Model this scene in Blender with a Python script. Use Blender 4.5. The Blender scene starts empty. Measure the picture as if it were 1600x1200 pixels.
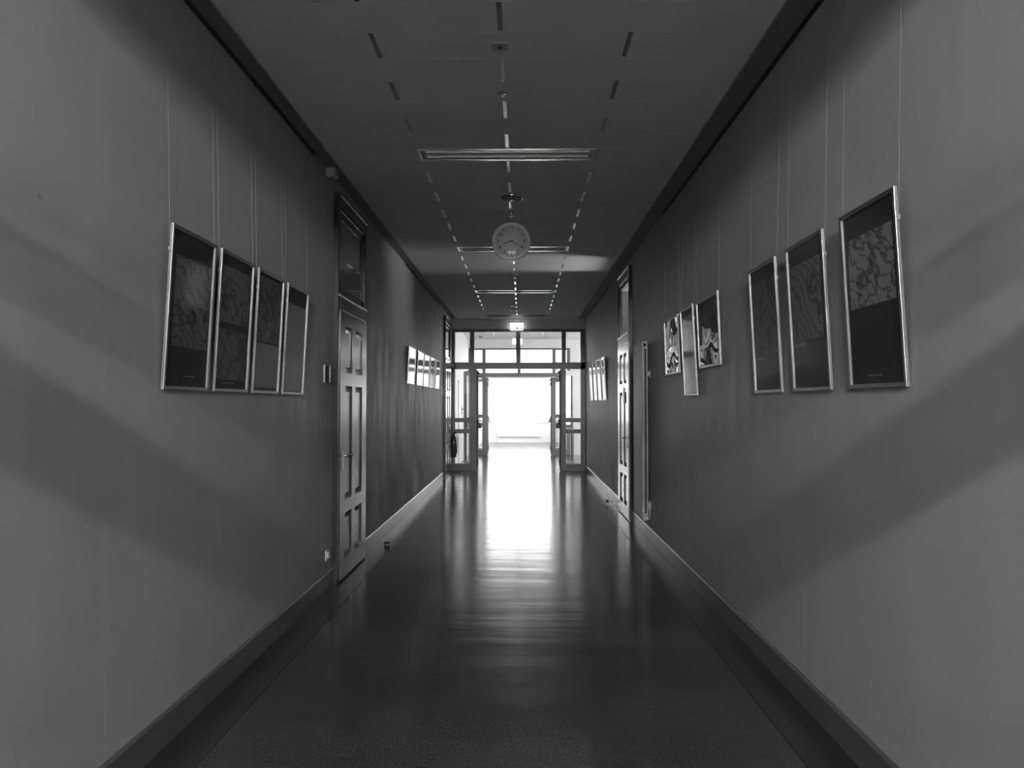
import bpy, math, random
from math import sin, cos, pi, radians
from mathutils import Vector, Matrix

random.seed(7)
scn = bpy.context.scene
COL = scn.collection
EYE = 1.52                      # camera height above the floor
XL, XR = -1.60, 1.425           # corridor wall faces
ZC = 1.90 + EYE                 # underside of the ceiling panels
Y_FRONT, Y_LOBBY, Y_END = 17.42, 22.90, 30.40   # glazed screens and end wall
D_L1, D_L2, D_R1, D_W = 6.46, 15.54, 9.91, 1.165  # near edges of the panelled doors, their width


# ------------------------------------------------------------------ mesh builder
class MB:
    def __init__(self):
        self.v, self.f, self.s = [], [], []

    def _add(self, vs, fs, smooth=False):
        n = len(self.v)
        self.v += [tuple(p) for p in vs]
        for f in fs:
            self.f.append(tuple(i + n for i in f))
            self.s.append(smooth)
        return self

    def box(self, x0, x1, y0, y1, z0, z1):
        if x0 > x1: x0, x1 = x1, x0
        if y0 > y1: y0, y1 = y1, y0
        if z0 > z1: z0, z1 = z1, z0
        vs = [(x0, y0, z0), (x1, y0, z0), (x1, y1, z0), (x0, y1, z0),
              (x0, y0, z1), (x1, y0, z1), (x1, y1, z1), (x0, y1, z1)]
        return self._add(vs, [(0, 3, 2, 1), (4, 5, 6, 7), (0, 1, 5, 4),
                              (1, 2, 6, 5), (2, 3, 7, 6), (3, 0, 4, 7)])

    def frustum_x(self, x0, x1, y0, y1, z0, z1, inset):
        """raised field: base at x0, inset top face at x1 (facing +x)"""
        a = [(x0, y0, z0), (x0, y1, z0), (x0, y1, z1), (x0, y0, z1)]
        b = [(x1, y0 + inset, z0 + inset), (x1, y1 - inset, z0 + inset),
             (x1, y1 - inset, z1 - inset), (x1, y0 + inset, z1 - inset)]
        fs = [(4, 5, 6, 7), (3, 2, 1, 0)] + [(i, (i + 1) % 4, (i + 1) % 4 + 4, i + 4) for i in range(4)]
        return self._add(a + b, fs)

    def cyl(self, p0, p1, r0, r1=None, n=16, caps=True):
        r1 = r0 if r1 is None else r1
        p0, p1 = Vector(p0), Vector(p1)
        d = (p1 - p0).normalized()
        a = d.orthogonal().normalized()
        b = d.cross(a)
        ring = lambda p, r: [p + (a * cos(2 * pi * k / n) + b * sin(2 * pi * k / n)) * r for k in range(n)]
        A, B = ring(p0, r0), ring(p1, r1)
        self._add(A + B, [(k, (k + 1) % n, (k + 1) % n + n, k + n) for k in range(n)], True)
        if caps:
            self._add(A, [tuple(reversed(range(n)))])
            self._add(B, [tuple(range(n))])
        return self

    def tube(self, pts, r, n=10):
        """round bar along a path"""
        pts = [Vector(p) for p in pts]
        rings, prev = [], None
        for i, p in enumerate(pts):
            d = (pts[min(i + 1, len(pts) - 1)] - pts[max(i - 1, 0)]).normalized()
            a = d.orthogonal().normalized() if prev is None else (prev - d * prev.dot(d)).normalized()
            prev = a
            b = d.cross(a)
            rings.append([p + (a * cos(2 * pi * k / n) + b * sin(2 * pi * k / n)) * r for k in range(n)])
        vs = [q for rg in rings for q in rg]
        fs = []
        for i in range(len(rings) - 1):
            for k in range(n):
                fs.append((i * n + k, i * n + (k + 1) % n, (i + 1) * n + (k + 1) % n, (i + 1) * n + k))
        self._add(vs, fs, True)
        self._add(rings[0], [tuple(reversed(range(n)))])
        self._add(rings[-1], [tuple(range(n))])
        return self

    def lathe(self, prof, axis='z', c=(0, 0, 0), n=32):
        """profile of (radius, height); outward normals for profiles running upwards on the outside"""
        vs = []
        for r, h in prof:
            for k in range(n):
                x, y = r * cos(2 * pi * k / n), r * sin(2 * pi * k / n)
                if axis == 'z': p = (c[0] + x, c[1] + y, c[2] + h)
                elif axis == 'y': p = (c[0] + y, c[1] + h, c[2] + x)
                else: p = (c[0] + h, c[1] + x, c[2] + y)
                vs.append(p)
        fs = []
        for i in range(len(prof) - 1):
            for k in range(n):
                fs.append((i * n + k, i * n + (k + 1) % n, (i + 1) * n + (k + 1) % n, (i + 1) * n + k))
        return self._add(vs, fs, True)

    def prism(self, pts, axis, a0, a1, smooth=False):
        """2-D outline swept along an axis; axis 'y': pts are (x, z); 'x': (y, z); 'z': (x, y)"""
        n = len(pts)
        mk = {'y': lambda p, t: (p[0], t, p[1]), 'x': lambda p, t: (t, p[0], p[1]), 'z': lambda p, t: (p[0], p[1], t)}[axis]
        A = [mk(p, a0) for p in pts]
        B = [mk(p, a1) for p in pts]
        self._add(A + B, [(k, (k + 1) % n, (k + 1) % n + n, k + n) for k in range(n)], smooth)
        self._add(A, [tuple(reversed(range(n)))])
        self._add(B, [tuple(range(n))])
        return self

    def map(self, fn):
        self.v = [tuple(fn(p)) for p in self.v]
        return self

    def mesh(self, name, mat):
        me = bpy.data.meshes.new(name)
        me.from_pydata(self.v, [], self.f)
        me.polygons.foreach_set('use_smooth', self.s)
        me.materials.append(mat)
        import bmesh
        bm = bmesh.new()
        bm.from_mesh(me)
        bmesh.ops.recalc_face_normals(bm, faces=bm.faces)
        bm.to_mesh(me)
        bm.free()
        me.update()
        return me


def obj(name, mb, mat, parent=None, bevel=0.0, seg=2, kind=None):
    me = mb.mesh(name, mat) if isinstance(mb, MB) else mb
    o = bpy.data.objects.new(name, me)
    COL.objects.link(o)
    if parent is not None: o.parent = parent
    if bevel > 0:
        m = o.modifiers.new('bevel', 'BEVEL')
        m.width, m.segments, m.limit_method = bevel, seg, 'ANGLE'
    if kind: o['kind'] = kind
    return o


def thing(name, label, cat, loc=(0, 0, 0), rz=0.0, group=None, kind=None):
    o = bpy.data.objects.new(name, None)
    o.empty_display_size = 0.1
    COL.objects.link(o)
    o.location = loc
    o.rotation_euler = (0, 0, rz)
    return tag(o, label, cat, group, kind)


def tag(o, label=None, cat=None, group=None, kind=None):
    if label: o['label'] = label
    if cat: o['category'] = cat
    if group: o['group'] = group
    if kind: o['kind'] = kind
    return o


# ------------------------------------------------------------------ materials
def new_mat(name):
    m = bpy.data.materials.new(name)
    m.use_nodes = True
    nt = m.node_tree
    b = nt.nodes['Principled BSDF']
    return m, nt, b


def link(nt, a, b): nt.links.new(a, b)


def coords(nt, scale=(1, 1, 1), kind='Object', loc=(0, 0, 0)):
    tc = nt.nodes.new('ShaderNodeTexCoord')
    mp = nt.nodes.new('ShaderNodeMapping')
    mp.inputs['Scale'].default_value = scale
    mp.inputs['Location'].default_value = loc
    link(nt, tc.outputs[kind], mp.inputs['Vector'])
    return mp.outputs['Vector']


def noise(nt, vec, scale, detail=4, rough=0.5, dist=0.0):
    n = nt.nodes.new('ShaderNodeTexNoise')
    n.inputs['Scale'].default_value = scale
    n.inputs['Detail'].default_value = detail
    n.inputs['Roughness'].default_value = rough
    n.inputs['Distortion'].default_value = dist
    link(nt, vec, n.inputs['Vector'])
    return n.outputs['Fac']


def ramp(nt, fac, stops):
    r = nt.nodes.new('ShaderNodeValToRGB')
    el = r.color_ramp.elements
    while len(el) < len(stops): el.new(0.5)
    for e, (p, g) in zip(el, stops):
        e.position = p
        e.color = (g, g, g, 1)
    link(nt, fac, r.inputs['Fac'])
    return r.outputs['Color']


def mth(nt, op, a, b=None, clamp=False):
    m = nt.nodes.new('ShaderNodeMath')
    m.operation = op
    m.use_clamp = clamp
    for i, v in enumerate((a, b)):
        if v is None: continue
        if isinstance(v, (int, float)): m.inputs[i].default_value = v
        else: link(nt, v, m.inputs[i])
    return m.outputs[0]


def bump(nt, b, h, strength, dist=0.01):
    n = nt.nodes.new('ShaderNodeBump')
    n.inputs['Strength'].default_value = strength
    n.inputs['Distance'].default_value = dist
    link(nt, h, n.inputs['Height'])
    link(nt, n.outputs['Normal'], b.inputs['Normal'])


def paint(name, g, rough=0.5, var=0.06, scale=6.0, grain=0.0, metallic=0.0, spec=0.5, stretch=(1, 1, 1)):
    """grey paint / metal with a slight procedural unevenness"""
    m, nt, b = new_mat(name)
    v = coords(nt, stretch)
    n = noise(nt, v, scale, 5)
    link(nt, ramp(nt, n, [(0.3, g * (1 - var)), (0.7, g * (1 + var))]), b.inputs['Base Color'])
    b.inputs['Roughness'].default_value = rough
    b.inputs['Metallic'].default_value = metallic
    b.inputs['Specular IOR Level'].default_value = spec
    if grain:
        bump(nt, b, noise(nt, v, 140, 3), grain, 0.004)
    return m


def glass_mat(name, tint=0.97, wavy=0.0, ior=1.5, rough=0.03):
    """clear architectural pane: Fresnel mirror over straight-through transmission"""
    m, nt, b = new_mat(name)
    nt.nodes.remove(b)
    out = nt.nodes['Material Output']
    tr = nt.nodes.new('ShaderNodeBsdfTransparent')
    tr.inputs['Color'].default_value = (tint, tint, tint, 1)
    gl = nt.nodes.new('ShaderNodeBsdfGlossy')
    gl.inputs['Roughness'].default_value = rough
    gl.inputs['Color'].default_value = (0.95, 0.95, 0.95, 1)
    fr = nt.nodes.new('ShaderNodeFresnel')
    fr.inputs['IOR'].default_value = ior
    geo = nt.nodes.new('ShaderNodeNewGeometry')
    inv = mth(nt, 'SUBTRACT', 1.0, geo.outputs['Backfacing'])
    fac = mth(nt, 'MULTIPLY', fr.outputs['Fac'], inv)
    mx = nt.nodes.new('ShaderNodeMixShader')
    link(nt, fac, mx.inputs['Fac'])
    link(nt, tr.outputs[0], mx.inputs[1])
    link(nt, gl.outputs[0], mx.inputs[2])
    if wavy:
        n = nt.nodes.new('ShaderNodeBump')
        n.inputs['Strength'].default_value = 1.0
        n.inputs['Distance'].default_value = wavy
        link(nt, noise(nt, coords(nt), 3.2, 0, 0.3), n.inputs['Height'])
        link(nt, n.outputs['Normal'], gl.inputs['Normal'])
    link(nt, mx.outputs[0], out.inputs['Surface'])
    return m


def emit(name, g, strength):
    m, nt, b = new_mat(name)
    b.inputs['Base Color'].default_value = (g, g, g, 1)
    b.inputs['Emission Color'].default_value = (1, 1, 1, 1)
    b.inputs['Emission Strength'].default_value = strength
    return m


def wall_material():
    m, nt, b = new_mat('wall_paint')
    v = coords(nt)
    big = noise(nt, v, 1.3, 6, 0.6)
    streak = noise(nt, coords(nt, (6, 6, 0.7)), 1.6, 4, 0.6)
    mix = mth(nt, 'ADD', mth(nt, 'MULTIPLY', big, 0.6), mth(nt, 'MULTIPLY', streak, 0.4))
    col = ramp(nt, mix, [(0.3, 0.37), (0.7, 0.43)])
    # small dark scuffs
    sc = noise(nt, coords(nt, (1, 1, 1.6)), 5.5, 2, 0.4, 0.6)
    scf = ramp(nt, sc, [(0.80, 1.0), (0.84, 0.72)])
    mul = nt.nodes.new('ShaderNodeMixRGB')
    mul.blend_type = 'MULTIPLY'
    mul.inputs['Fac'].default_value = 1
    link(nt, col, mul.inputs[1])
    link(nt, scf, mul.inputs[2])
    link(nt, mul.outputs[0], b.inputs['Base Color'])
    link(nt, ramp(nt, noise(nt, coords(nt, (5, 5, 0.9)), 1.4, 5, 0.65), [(0.32, 0.44), (0.62, 0.60)]), b.inputs['Roughness'])
    b.inputs['Specular IOR Level'].default_value = 0.15
    h = mth(nt, 'ADD', mth(nt, 'MULTIPLY', noise(nt, v, 90, 4), 0.5), noise(nt, coords(nt, (8, 8, 1.2)), 2.0, 3))
    bump(nt, b, h, 0.25, 0.004)
    return m


def floor_material():
    m, nt, b = new_mat('linoleum')
    v = coords(nt)
    sp = noise(nt, v, 85, 3, 0.7)
    blot = noise(nt, v, 1.1, 5, 0.6)
    mix = mth(nt, 'ADD', mth(nt, 'MULTIPLY', sp, 0.65), mth(nt, 'MULTIPLY', blot, 0.35))
    col = ramp(nt, mix, [(0.36, FLOOR_G * 0.5), (0.64, FLOOR_G * 1.55)])
    # wavering weld seam across the corridor
    sx = nt.nodes.new('ShaderNodeSeparateXYZ')
    link(nt, v, sx.inputs[0])
    wob = noise(nt, coords(nt, (1, 0, 0)), 1.1, 2)
    d = mth(nt, 'ABSOLUTE', mth(nt, 'ADD', mth(nt, 'SUBTRACT', sx.outputs['Y'], 4.98), mth(nt, 'MULTIPLY', mth(nt, 'SUBTRACT', wob, 0.5), 0.6)))
    seam = ramp(nt, mth(nt, 'MULTIPLY', d, 10.0), [(0.08, 1.35), (0.5, 1.0)])
    mulc = nt.nodes.new('ShaderNodeMixRGB')
    mulc.blend_type = 'MULTIPLY'
    mulc.inputs['Fac'].default_value = 1
    link(nt, col, mulc.inputs[1])
    link(nt, seam, mulc.inputs[2])
    link(nt, mulc.outputs[0], b.inputs['Base Color'])
    rg = noise(nt, coords(nt, (1.0, 2.6, 1)), 0.9, 4, 0.6)
    link(nt, ramp(nt, rg, [(0.3, 0.14), (0.7, 0.19)]), b.inputs['Roughness'])
    b.inputs['Specular IOR Level'].default_value = 0.5
    # sheet flooring lies in shallow ripples across the corridor
    wv = noise(nt, coords(nt, (0.35, 2.2, 1)), 1.6, 3, 0.5)
    bump(nt, b, mth(nt, 'ADD', wv, mth(nt, 'MULTIPLY', sp, 0.004)), 0.5, 0.007)
    return m


def print_mat(name, seed, lo, hi, freq=1.0, flat=False):
    """loose abstract brush-and-line print in greys"""
    m, nt, b = new_mat(name)
    off = (seed * 3.17, seed * 1.91, seed * 2.3)
    v = coords(nt, (1, 1, 1), 'Object', off)
    cloud = noise(nt, v, 5 * freq, 5, 0.6, 0.8)
    w = nt.nodes.new('ShaderNodeTexWave')
    w.inputs['Scale'].default_value = 4.2 * freq
    w.inputs['Distortion'].default_value = 9.0
    w.inputs['Detail'].default_value = 3
    w.inputs['Detail Scale'].default_value = 1.4
    link(nt, v, w.inputs['Vector'])
    vo = nt.nodes.new('ShaderNodeTexVoronoi')
    vo.feature = 'DISTANCE_TO_EDGE'
    vo.inputs['Scale'].default_value = 9 * freq
    nv = nt.nodes.new('ShaderNodeVectorMath')
    nv.operation = 'ADD'
    nz = nt.nodes.new('ShaderNodeTexNoise')
    nz.inputs['Scale'].default_value = 6
    link(nt, v, nz.inputs['Vector'])
    sc = nt.nodes.new('ShaderNodeVectorMath')
    sc.operation = 'SCALE'
    sc.inputs['Scale'].default_value = 0.5
    link(nt, nz.outputs['Color'], sc.inputs[0])
    link(nt, v, nv.inputs[0])
    link(nt, sc.outputs[0], nv.inputs[1])
    link(nt, nv.outputs[0], vo.inputs['Vector'])
    w2 = nt.nodes.new('ShaderNodeTexWave')
    w2.wave_type = 'RINGS'
    w2.inputs['Scale'].default_value = 5.5 * freq
    w2.inputs['Distortion'].default_value = 14.0
    w2.inputs['Detail'].default_value = 4
    w2.inputs['Detail Scale'].default_value = 0.9
    link(nt, v, w2.inputs['Vector'])
    lines = mth(nt, 'MULTIPLY', ramp(nt, vo.outputs['Distance'], [(0.0, 0.6), (0.03, 1.0)]),
                ramp(nt, w.outputs['Fac'], [(0.02, 0.35), (0.16, 1.0)]))
    lines = mth(nt, 'MULTIPLY', lines, ramp(nt, w2.outputs['Fac'], [(0.02, 0.3), (0.12, 1.0)]))
    if flat: val = mth(nt, 'ADD', mth(nt, 'MULTIPLY', cloud, 0.6), 0.3)  # plain cloudy tone, also used to paint reflections seen in glazing
    else: val = mth(nt, 'MULTIPLY', mth(nt, 'ADD', cloud, 0.35), lines)
    link(nt, ramp(nt, val, [(0.1, lo), (0.75, hi)]), b.inputs['Base Color'])
    b.inputs['Roughness'].default_value = 0.7
    return m


FLOOR_G = 0.046
LAMP = 530.0
CLASS_W = 165.0
M = {}
M['wall'] = wall_material()
M['hall_wall'] = paint('hall_paint', 0.16, 0.6, 0.04, 2)
M['lobby_wall'] = paint('lobby_wall_paint', 0.80, 0.6, 0.03, 2)
M['ceiling'] = paint('ceiling_panel', 0.64, 0.75, 0.04, 3, grain=0.15)
M['ceiling_void'] = paint('ceiling_void', 0.06, 0.8)
M['strip'] = paint('joint_metal', 0.72, 0.16, 0.03, 8, metallic=1.0)
M['soffit'] = paint('soffit_paint', 0.2, 0.5, 0.05, 4)
M['floor'] = floor_material()
M['border'] = paint('border_tile', 0.03, 0.22, 0.2, 9)
M['base'] = paint('baseboard_paint', 0.11, 0.3, 0.12, 5)
M['door'] = paint('door_paint', 0.045, 0.22, 0.05, 3, spec=0.9, stretch=(3, 3, 0.4))
M['doorframe'] = paint('door_frame_paint', 0.032, 0.26, 0.06, 4)
M['screen'] = paint('screen_paint', 0.145, 0.34, 0.04, 4)
M['dark'] = paint('black_plastic', 0.015, 0.4)
M['rail'] = paint('rail_dark', 0.02, 0.5)
M['grey_plastic'] = paint('grey_plastic', 0.35, 0.45)
M['white_plastic'] = paint('white_plastic', 0.7, 0.4)
M['radiator'] = paint('radiator_enamel', 0.32, 0.5, 0.03, 5)
M['alu'] = paint('brushed_aluminium', 0.42, 0.38, 0.04, 60, metallic=1.0, stretch=(1, 1, 0.1))
M['chrome'] = paint('polished_metal', 0.75, 0.15, 0.03, 10, metallic=1.0)
M['steel_mirror'] = paint('lamp_reflector', 0.25, 0.35, 0.02, 10, metallic=1.0)
M['radiator_white'] = paint('radiator_white_enamel', 0.85, 0.35)
M['seam'] = paint('panel_seam', 0.62, 0.5)
M['wire'] = paint('steel_wire', 0.30, 0.4)
M['pane_backing'] = paint('fanlight_backing', 0.22, 0.8)  # added backing, its grey tuned to what the fanlight glass mirrors
M['lintel'] = paint('lintel_paint', 0.68, 0.6, 0.04, 3)
M['mount'] = paint('mount_board', 0.035, 0.8, 0.05, 6)
M['mount_grey'] = paint('mount_board_grey', 0.09, 0.8, 0.05, 6)
M['glass'] = glass_mat('clear_glass')
M['acrylic'] = glass_mat('picture_glazing', rough=0.085)
M['acrylic_wavy'] = glass_mat('bowed_acrylic', wavy=0.02)
M['clock_white'] = paint('clock_enamel', 0.9, 0.35)
M['clock_face'] = paint('clock_dial', 0.84, 0.6)
M['ink'] = paint('black_ink', 0.012, 0.6)
M['sign_lit'] = emit('exit_sign_light', 0.9, 1.8)
M['sign_mark'] = paint('exit_sign_mark', 0.12, 0.5)
M['tube_off'] = paint('fluorescent_tube_off', 0.5, 0.3)
M['red'] = paint('extinguisher_paint', 0.03, 0.25)
M['paper'] = paint('label_paper', 0.30, 0.7)

Z = lambda z: z + EYE            # eye-relative height to height above the floor

# ------------------------------------------------------------------ the setting
def structure(name, mb, mat, label, cat, bevel=0.0):
    o = obj(name, mb, mat, None, bevel)
    return tag(o, label, cat, None, 'structure')


Y_BACK = -9.2
S_BACK = -0.10                  # glazed screen the camera stands in
HS = Z(2.8)                     # height of the shell

# floor
structure('floor', MB().box(-1.366, 1.190, Y_BACK, Y_END, -0.1, 0.0), M['floor'],
          'dark grey speckled linoleum floor mirroring the bright far doors', 'floor')
b = MB().box(XL, -1.372, Y_BACK, Y_END, -0.1, -0.001)
structure('trim_1', b, M['border'], 'dark polished border strip of the floor along the left wall', 'floor border')
b = MB().box(1.196, XR, Y_BACK, Y_END, -0.1, -0.001)
structure('trim_2', b, M['border'], 'dark polished border strip of the floor along the right wall', 'floor border')
obj('expansion_joint', MB().box(-1.373, -1.365, Y_BACK, Y_END, -0.1, -0.004), M['dark'], bpy.data.objects['trim_1'], kind='structure')
obj('expansion_joint', MB().box(1.189, 1.197, Y_BACK, Y_END, -0.1, -0.004), M['dark'], bpy.data.objects['trim_2'], kind='structure')
structure('trim_3', MB().box(XR, 4.5, Y_FRONT + 0.09, Y_LOBBY, -0.1, 0.0), M['floor'],
          'dark floor of the side hall to the right beyond the open doors', 'floor')

# walls
structure('wall_left', MB().box(XL - 0.2, XL, S_BACK, Y_FRONT + 0.05, -0.1, HS), M['wall'],
          'long grey plaster wall on the left with diagonal light bands', 'wall')
FH = (D_R1 + 0.135, D_R1 + D_W - 0.135, Z(1.005), Z(1.605))      # fanlight opening over the right door
w = MB()
w.box(XR, XR + 0.2, S_BACK, FH[0], -0.1, HS).box(XR, XR + 0.2, FH[1], Y_FRONT + 0.05, -0.1, HS)
w.box(XR, XR + 0.2, FH[0], FH[1], -0.1, FH[2]).box(XR, XR + 0.2, FH[0], FH[1], FH[3], HS)
structure('wall_right', w, M['wall'], 'long grey plaster wall on the right with diagonal light bands', 'wall')
structure('wall_hall_left', MB().box(XL - 0.2, XL, Y_BACK, S_BACK, -0.1, HS), M['hall_wall'], 'left wall of the hall behind the viewer', 'wall')
structure('wall_hall_right', MB().box(XR, XR + 0.2, Y_BACK, S_BACK, -0.1, HS), M['hall_wall'], 'right wall of the hall behind the viewer', 'wall')
# classroom behind the right door, lit through a window of its own
c = MB()
c.box(XR + 0.2, 3.9, 8.4, 8.5, -0.1, HS).box(XR + 0.2, 3.9, 12.6, 12.7, -0.1, HS).box(XR + 0.2, 3.9, 8.4, 12.7, -0.1, 0.0).box(XR + 0.2, 3.9, 8.4, 12.7, HS - 0.1, HS)
c.box(3.8, 3.9, 8.4, 10.45, 0, HS).box(3.8, 3.9, 11.25, 12.7, 0, HS).box(3.8, 3.9, 10.45, 11.25, 0, Z(-1.3)).box(3.8, 3.9, 10.45, 11.25, Z(1.35), HS)
structure('wall_classroom', c, M['wall'], 'walls of the classroom behind the right door', 'wall')
structure('wall_lobby_left', MB().box(XL - 0.2, XL, Y_FRONT + 0.05, Y_END + 0.2, -0.1, HS + 0.4), M['lobby_wall'],
          'bright white wall on the left beyond the open glazed doors', 'wall')
structure('wall_lobby_front', MB().box(XR + 0.2, 4.7, Y_FRONT - 0.12, Y_FRONT + 0.05, -0.1, HS), M['lobby_wall'],
          'pale wall of the side hall facing away from the corridor', 'wall')
structure('wall_lobby_back', MB().box(XR, 4.7, Y_LOBBY - 0.02, Y_LOBBY + 0.15, -0.1, HS + 0.4), M['lobby_wall'],
          'pale lit wall right of the second glazed screen', 'wall')
# side hall end wall with its window opening
w = MB()
w.box(4.5, 4.7, Y_FRONT, Y_LOBBY + 0.1, -0.1, Z(-0.7)).box(4.5, 4.7, Y_FRONT, Y_LOBBY + 0.1, Z(1.75), HS)
w.box(4.5, 4.7, Y_FRONT, 18.0, Z(-0.7), Z(1.75)).box(4.5, 4.7, 22.3, Y_LOBBY + 0.1, Z(-0.7), Z(1.75))
structure('wall_lobby_right', w, M['lobby_wall'], 'pale side hall wall around a tall daylight window', 'wall')
w = MB()
for a in ((18.0, 18.07), (20.1, 20.17), (22.23, 22.3)): w.box(4.53, 4.60, a[0], a[1], Z(-0.7), Z(1.75))
for a in ((-0.7, -0.63), (1.68, 1.75)): w.box(4.53, 4.60, 18.0, 22.3, Z(a[0]), Z(a[1]))
wf = structure('window_2', w, M['white_plastic'], 'white framed daylight window in the side hall', 'window')
obj('pane', MB().box(4.56, 4.566, 18.07, 22.23, Z(-0.63), Z(1.68)), M['glass'], wf, kind='structure')

# end room: right wall with a side window added unseen for brightness, end wall with the big window
w = MB()
w.box(XR, XR + 0.2, Y_LOBBY + 0.15, Y_END, -0.1, Z(-0.7)).box(XR, XR + 0.2, Y_LOBBY + 0.15, Y_END, Z(2.1), HS + 0.4)
w.box(XR, XR + 0.2, Y_LOBBY + 0.15, 24.6, Z(-0.7), Z(2.1)).box(XR, XR + 0.2, 29.4, Y_END, Z(-0.7), Z(2.1))
structure('wall_end_right', w, M['lobby_wall'], 'white right wall of the end room around an added unseen side window', 'wall')
w = MB()
for a in ((24.6, 24.67), (27.0, 27.07), (29.33, 29.4)): w.box(XR + 0.05, XR + 0.12, a[0], a[1], Z(-0.7), Z(2.1))
for a in ((-0.7, -0.63), (2.03, 2.1)): w.box(XR + 0.05, XR + 0.12, 24.6, 29.4, Z(a[0]), Z(a[1]))
wf = structure('added_window_3', w, M['white_plastic'], 'unseen side window added to brighten the end room', 'window')
obj('pane', MB().box(XR + 0.08, XR + 0.086, 24.67, 29.33, Z(-0.63), Z(2.03)), M['glass'], wf, kind='structure')
w = MB()
w.box(XL, XR + 0.2, Y_END, Y_END + 0.2, -0.1, Z(-0.73)).box(XL, XR + 0.2, Y_END, Y_END + 0.2, Z(2.55), HS + 0.4)
w.box(XL, XL + 0.08, Y_END, Y_END + 0.2, Z(-0.73), Z(2.55)).box(XR - 0.06, XR + 0.2, Y_END, Y_END + 0.2, Z(-0.73), Z(2.55))
structure('wall_end', w, M['lobby_wall'], 'white end wall below and around the blinding window', 'wall')
w = MB()
x0, x1 = XL + 0.08, XR - 0.06
w.box(x0, x0 + 0.05, Y_END + 0.05, Y_END + 0.12, Z(-0.73), Z(2.55)).box(x1 - 0.05, x1, Y_END + 0.05, Y_END + 0.12, Z(-0.73), Z(2.55))
w.box(x0, x1, Y_END + 0.05, Y_END + 0.12, Z(-0.73), Z(-0.68)).box(x0, x1, Y_END + 0.05, Y_END + 0.12, Z(2.5), Z(2.55))
w.box(x0 - 0.02, x1 + 0.02, Y_END - 0.05, Y_END + 0.05, Z(-0.765), Z(-0.73))
wf = structure('window_1', w, M['white_plastic'], 'wide overexposed white window at the far end of the corridor', 'window')
obj('pane', MB().box(x0 + 0.05, x1 - 0.05, Y_END + 0.08, Y_END + 0.086, Z(-0.68), Z(2.5)), M['glass'], wf, kind='structure')
w = MB()
w.box(XL - 0.2, XR + 0.2, Y_BACK - 0.2, Y_BACK, -0.1, Z(-0.9)).box(XL - 0.2, XR + 0.2, Y_BACK - 0.2, Y_BACK, Z(1.75), HS)
w.box(XL - 0.2, -1.5, Y_BACK - 0.2, Y_BACK, Z(-0.9), Z(1.75)).box(1.3, XR + 0.2, Y_BACK - 0.2, Y_BACK, Z(-0.9), Z(1.75))
structure('wall_back', w, M['hall_wall'], 'wall around the window at the back of the hall behind the viewer', 'wall')
w = MB()
for a in ((-1.5, -1.45), (-0.13, -0.07), (1.25, 1.3)): w.box(a[0], a[1], Y_BACK - 0.12, Y_BACK - 0.06, Z(-0.9), Z(1.75))
for a in ((-0.9, -0.85), (1.7, 1.75)): w.box(-1.5, 1.3, Y_BACK - 0.12, Y_BACK - 0.06, Z(a[0]), Z(a[1]))
wf = structure('window_4', w, M['white_plastic'], 'window at the back of the hall behind the viewer', 'window')
obj('pane', MB().box(-1.46, 1.26, Y_BACK - 0.092, Y_BACK - 0.086, Z(-0.86), Z(1.71)), M['glass'], wf, kind='structure')

# ceilings
ROW = 0.2977
Y_ROW0 = 3.584                                   # a joint line between two rows
LIGHT_ROWS = {7, 19, 31, 43}
XC = -0.111                                      # middle of the ceiling pattern
cx0, cx1, half, gap = -1.465, 1.245, 0.669, 0.013
k0 = math.floor((0.0 - Y_ROW0) / ROW)
k1 = int(round((Y_FRONT + 0.1 - Y_ROW0) / ROW))
k2 = int((Y_LOBBY - Y_ROW0) / ROW)


def ceiling_rows(ka, kb, lights):
    p, s, m_ = MB(), MB(), MB()
    for k in range(ka, kb):
        ya, yb = Y_ROW0 + k * ROW + 0.0025, Y_ROW0 + (k + 1) * ROW - 0.0025
        joints = [XC] if k % 2 == 0 else [XC - half, XC + half]
        xs = [cx0] + [v for j in joints for v in (j - gap, j + gap)] + [cx1]
        segs = [(xs[i], xs[i + 1]) for i in range(0, len(xs), 2)]
        for i, (a, c) in enumerate(segs):
            if k in lights and i == 1: continue
            p.box(a, c, ya, yb, ZC, ZC + 0.018)
        for j in joints:
            s.box(j - gap + 0.0015, j + gap - 0.0015, ya, yb, ZC + 0.003, ZC + 0.016)
        m_.box(cx0, cx1, yb + 0.0005, yb + 0.0045, ZC + 0.0005, ZC + 0.016)
    return p, s, m_


p, s, m_ = ceiling_rows(k0, k1, LIGHT_ROWS)
ce = structure('ceiling', p, M['ceiling'], 'grey ceiling of long panels with metal joint strips', 'ceiling', 0.0018)
obj('joint_strip', s, M['strip'], ce, kind='structure')
obj('seam_strip', m_, M['seam'], ce, kind='structure')
yf0, yf1 = Y_ROW0 + k0 * ROW, Y_ROW0 + k1 * ROW
v = MB().box(XL, XR, Y_BACK, yf1 + 0.05, ZC + 0.15, ZC + 0.2)
obj('ceiling_void', v, M['ceiling_void'], ce, kind='structure')
obj('edge_trim', MB().box(cx0 - 0.008, cx0 - 0.001, yf0, yf1, ZC - 0.002, ZC + 0.03)
    .box(cx1 + 0.001, cx1 + 0.008, yf0, yf1, ZC - 0.002, ZC + 0.03), M['grey_plastic'], ce, kind='structure')
p, s, m_ = ceiling_rows(k1 + 1, k2, set())
lc = structure('ceiling_lobby', p, M['ceiling'], 'pale panelled ceiling between the two glazed screens', 'ceiling', 0.0018)
obj('joint_strip', s, M['strip'], lc, kind='structure')
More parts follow.
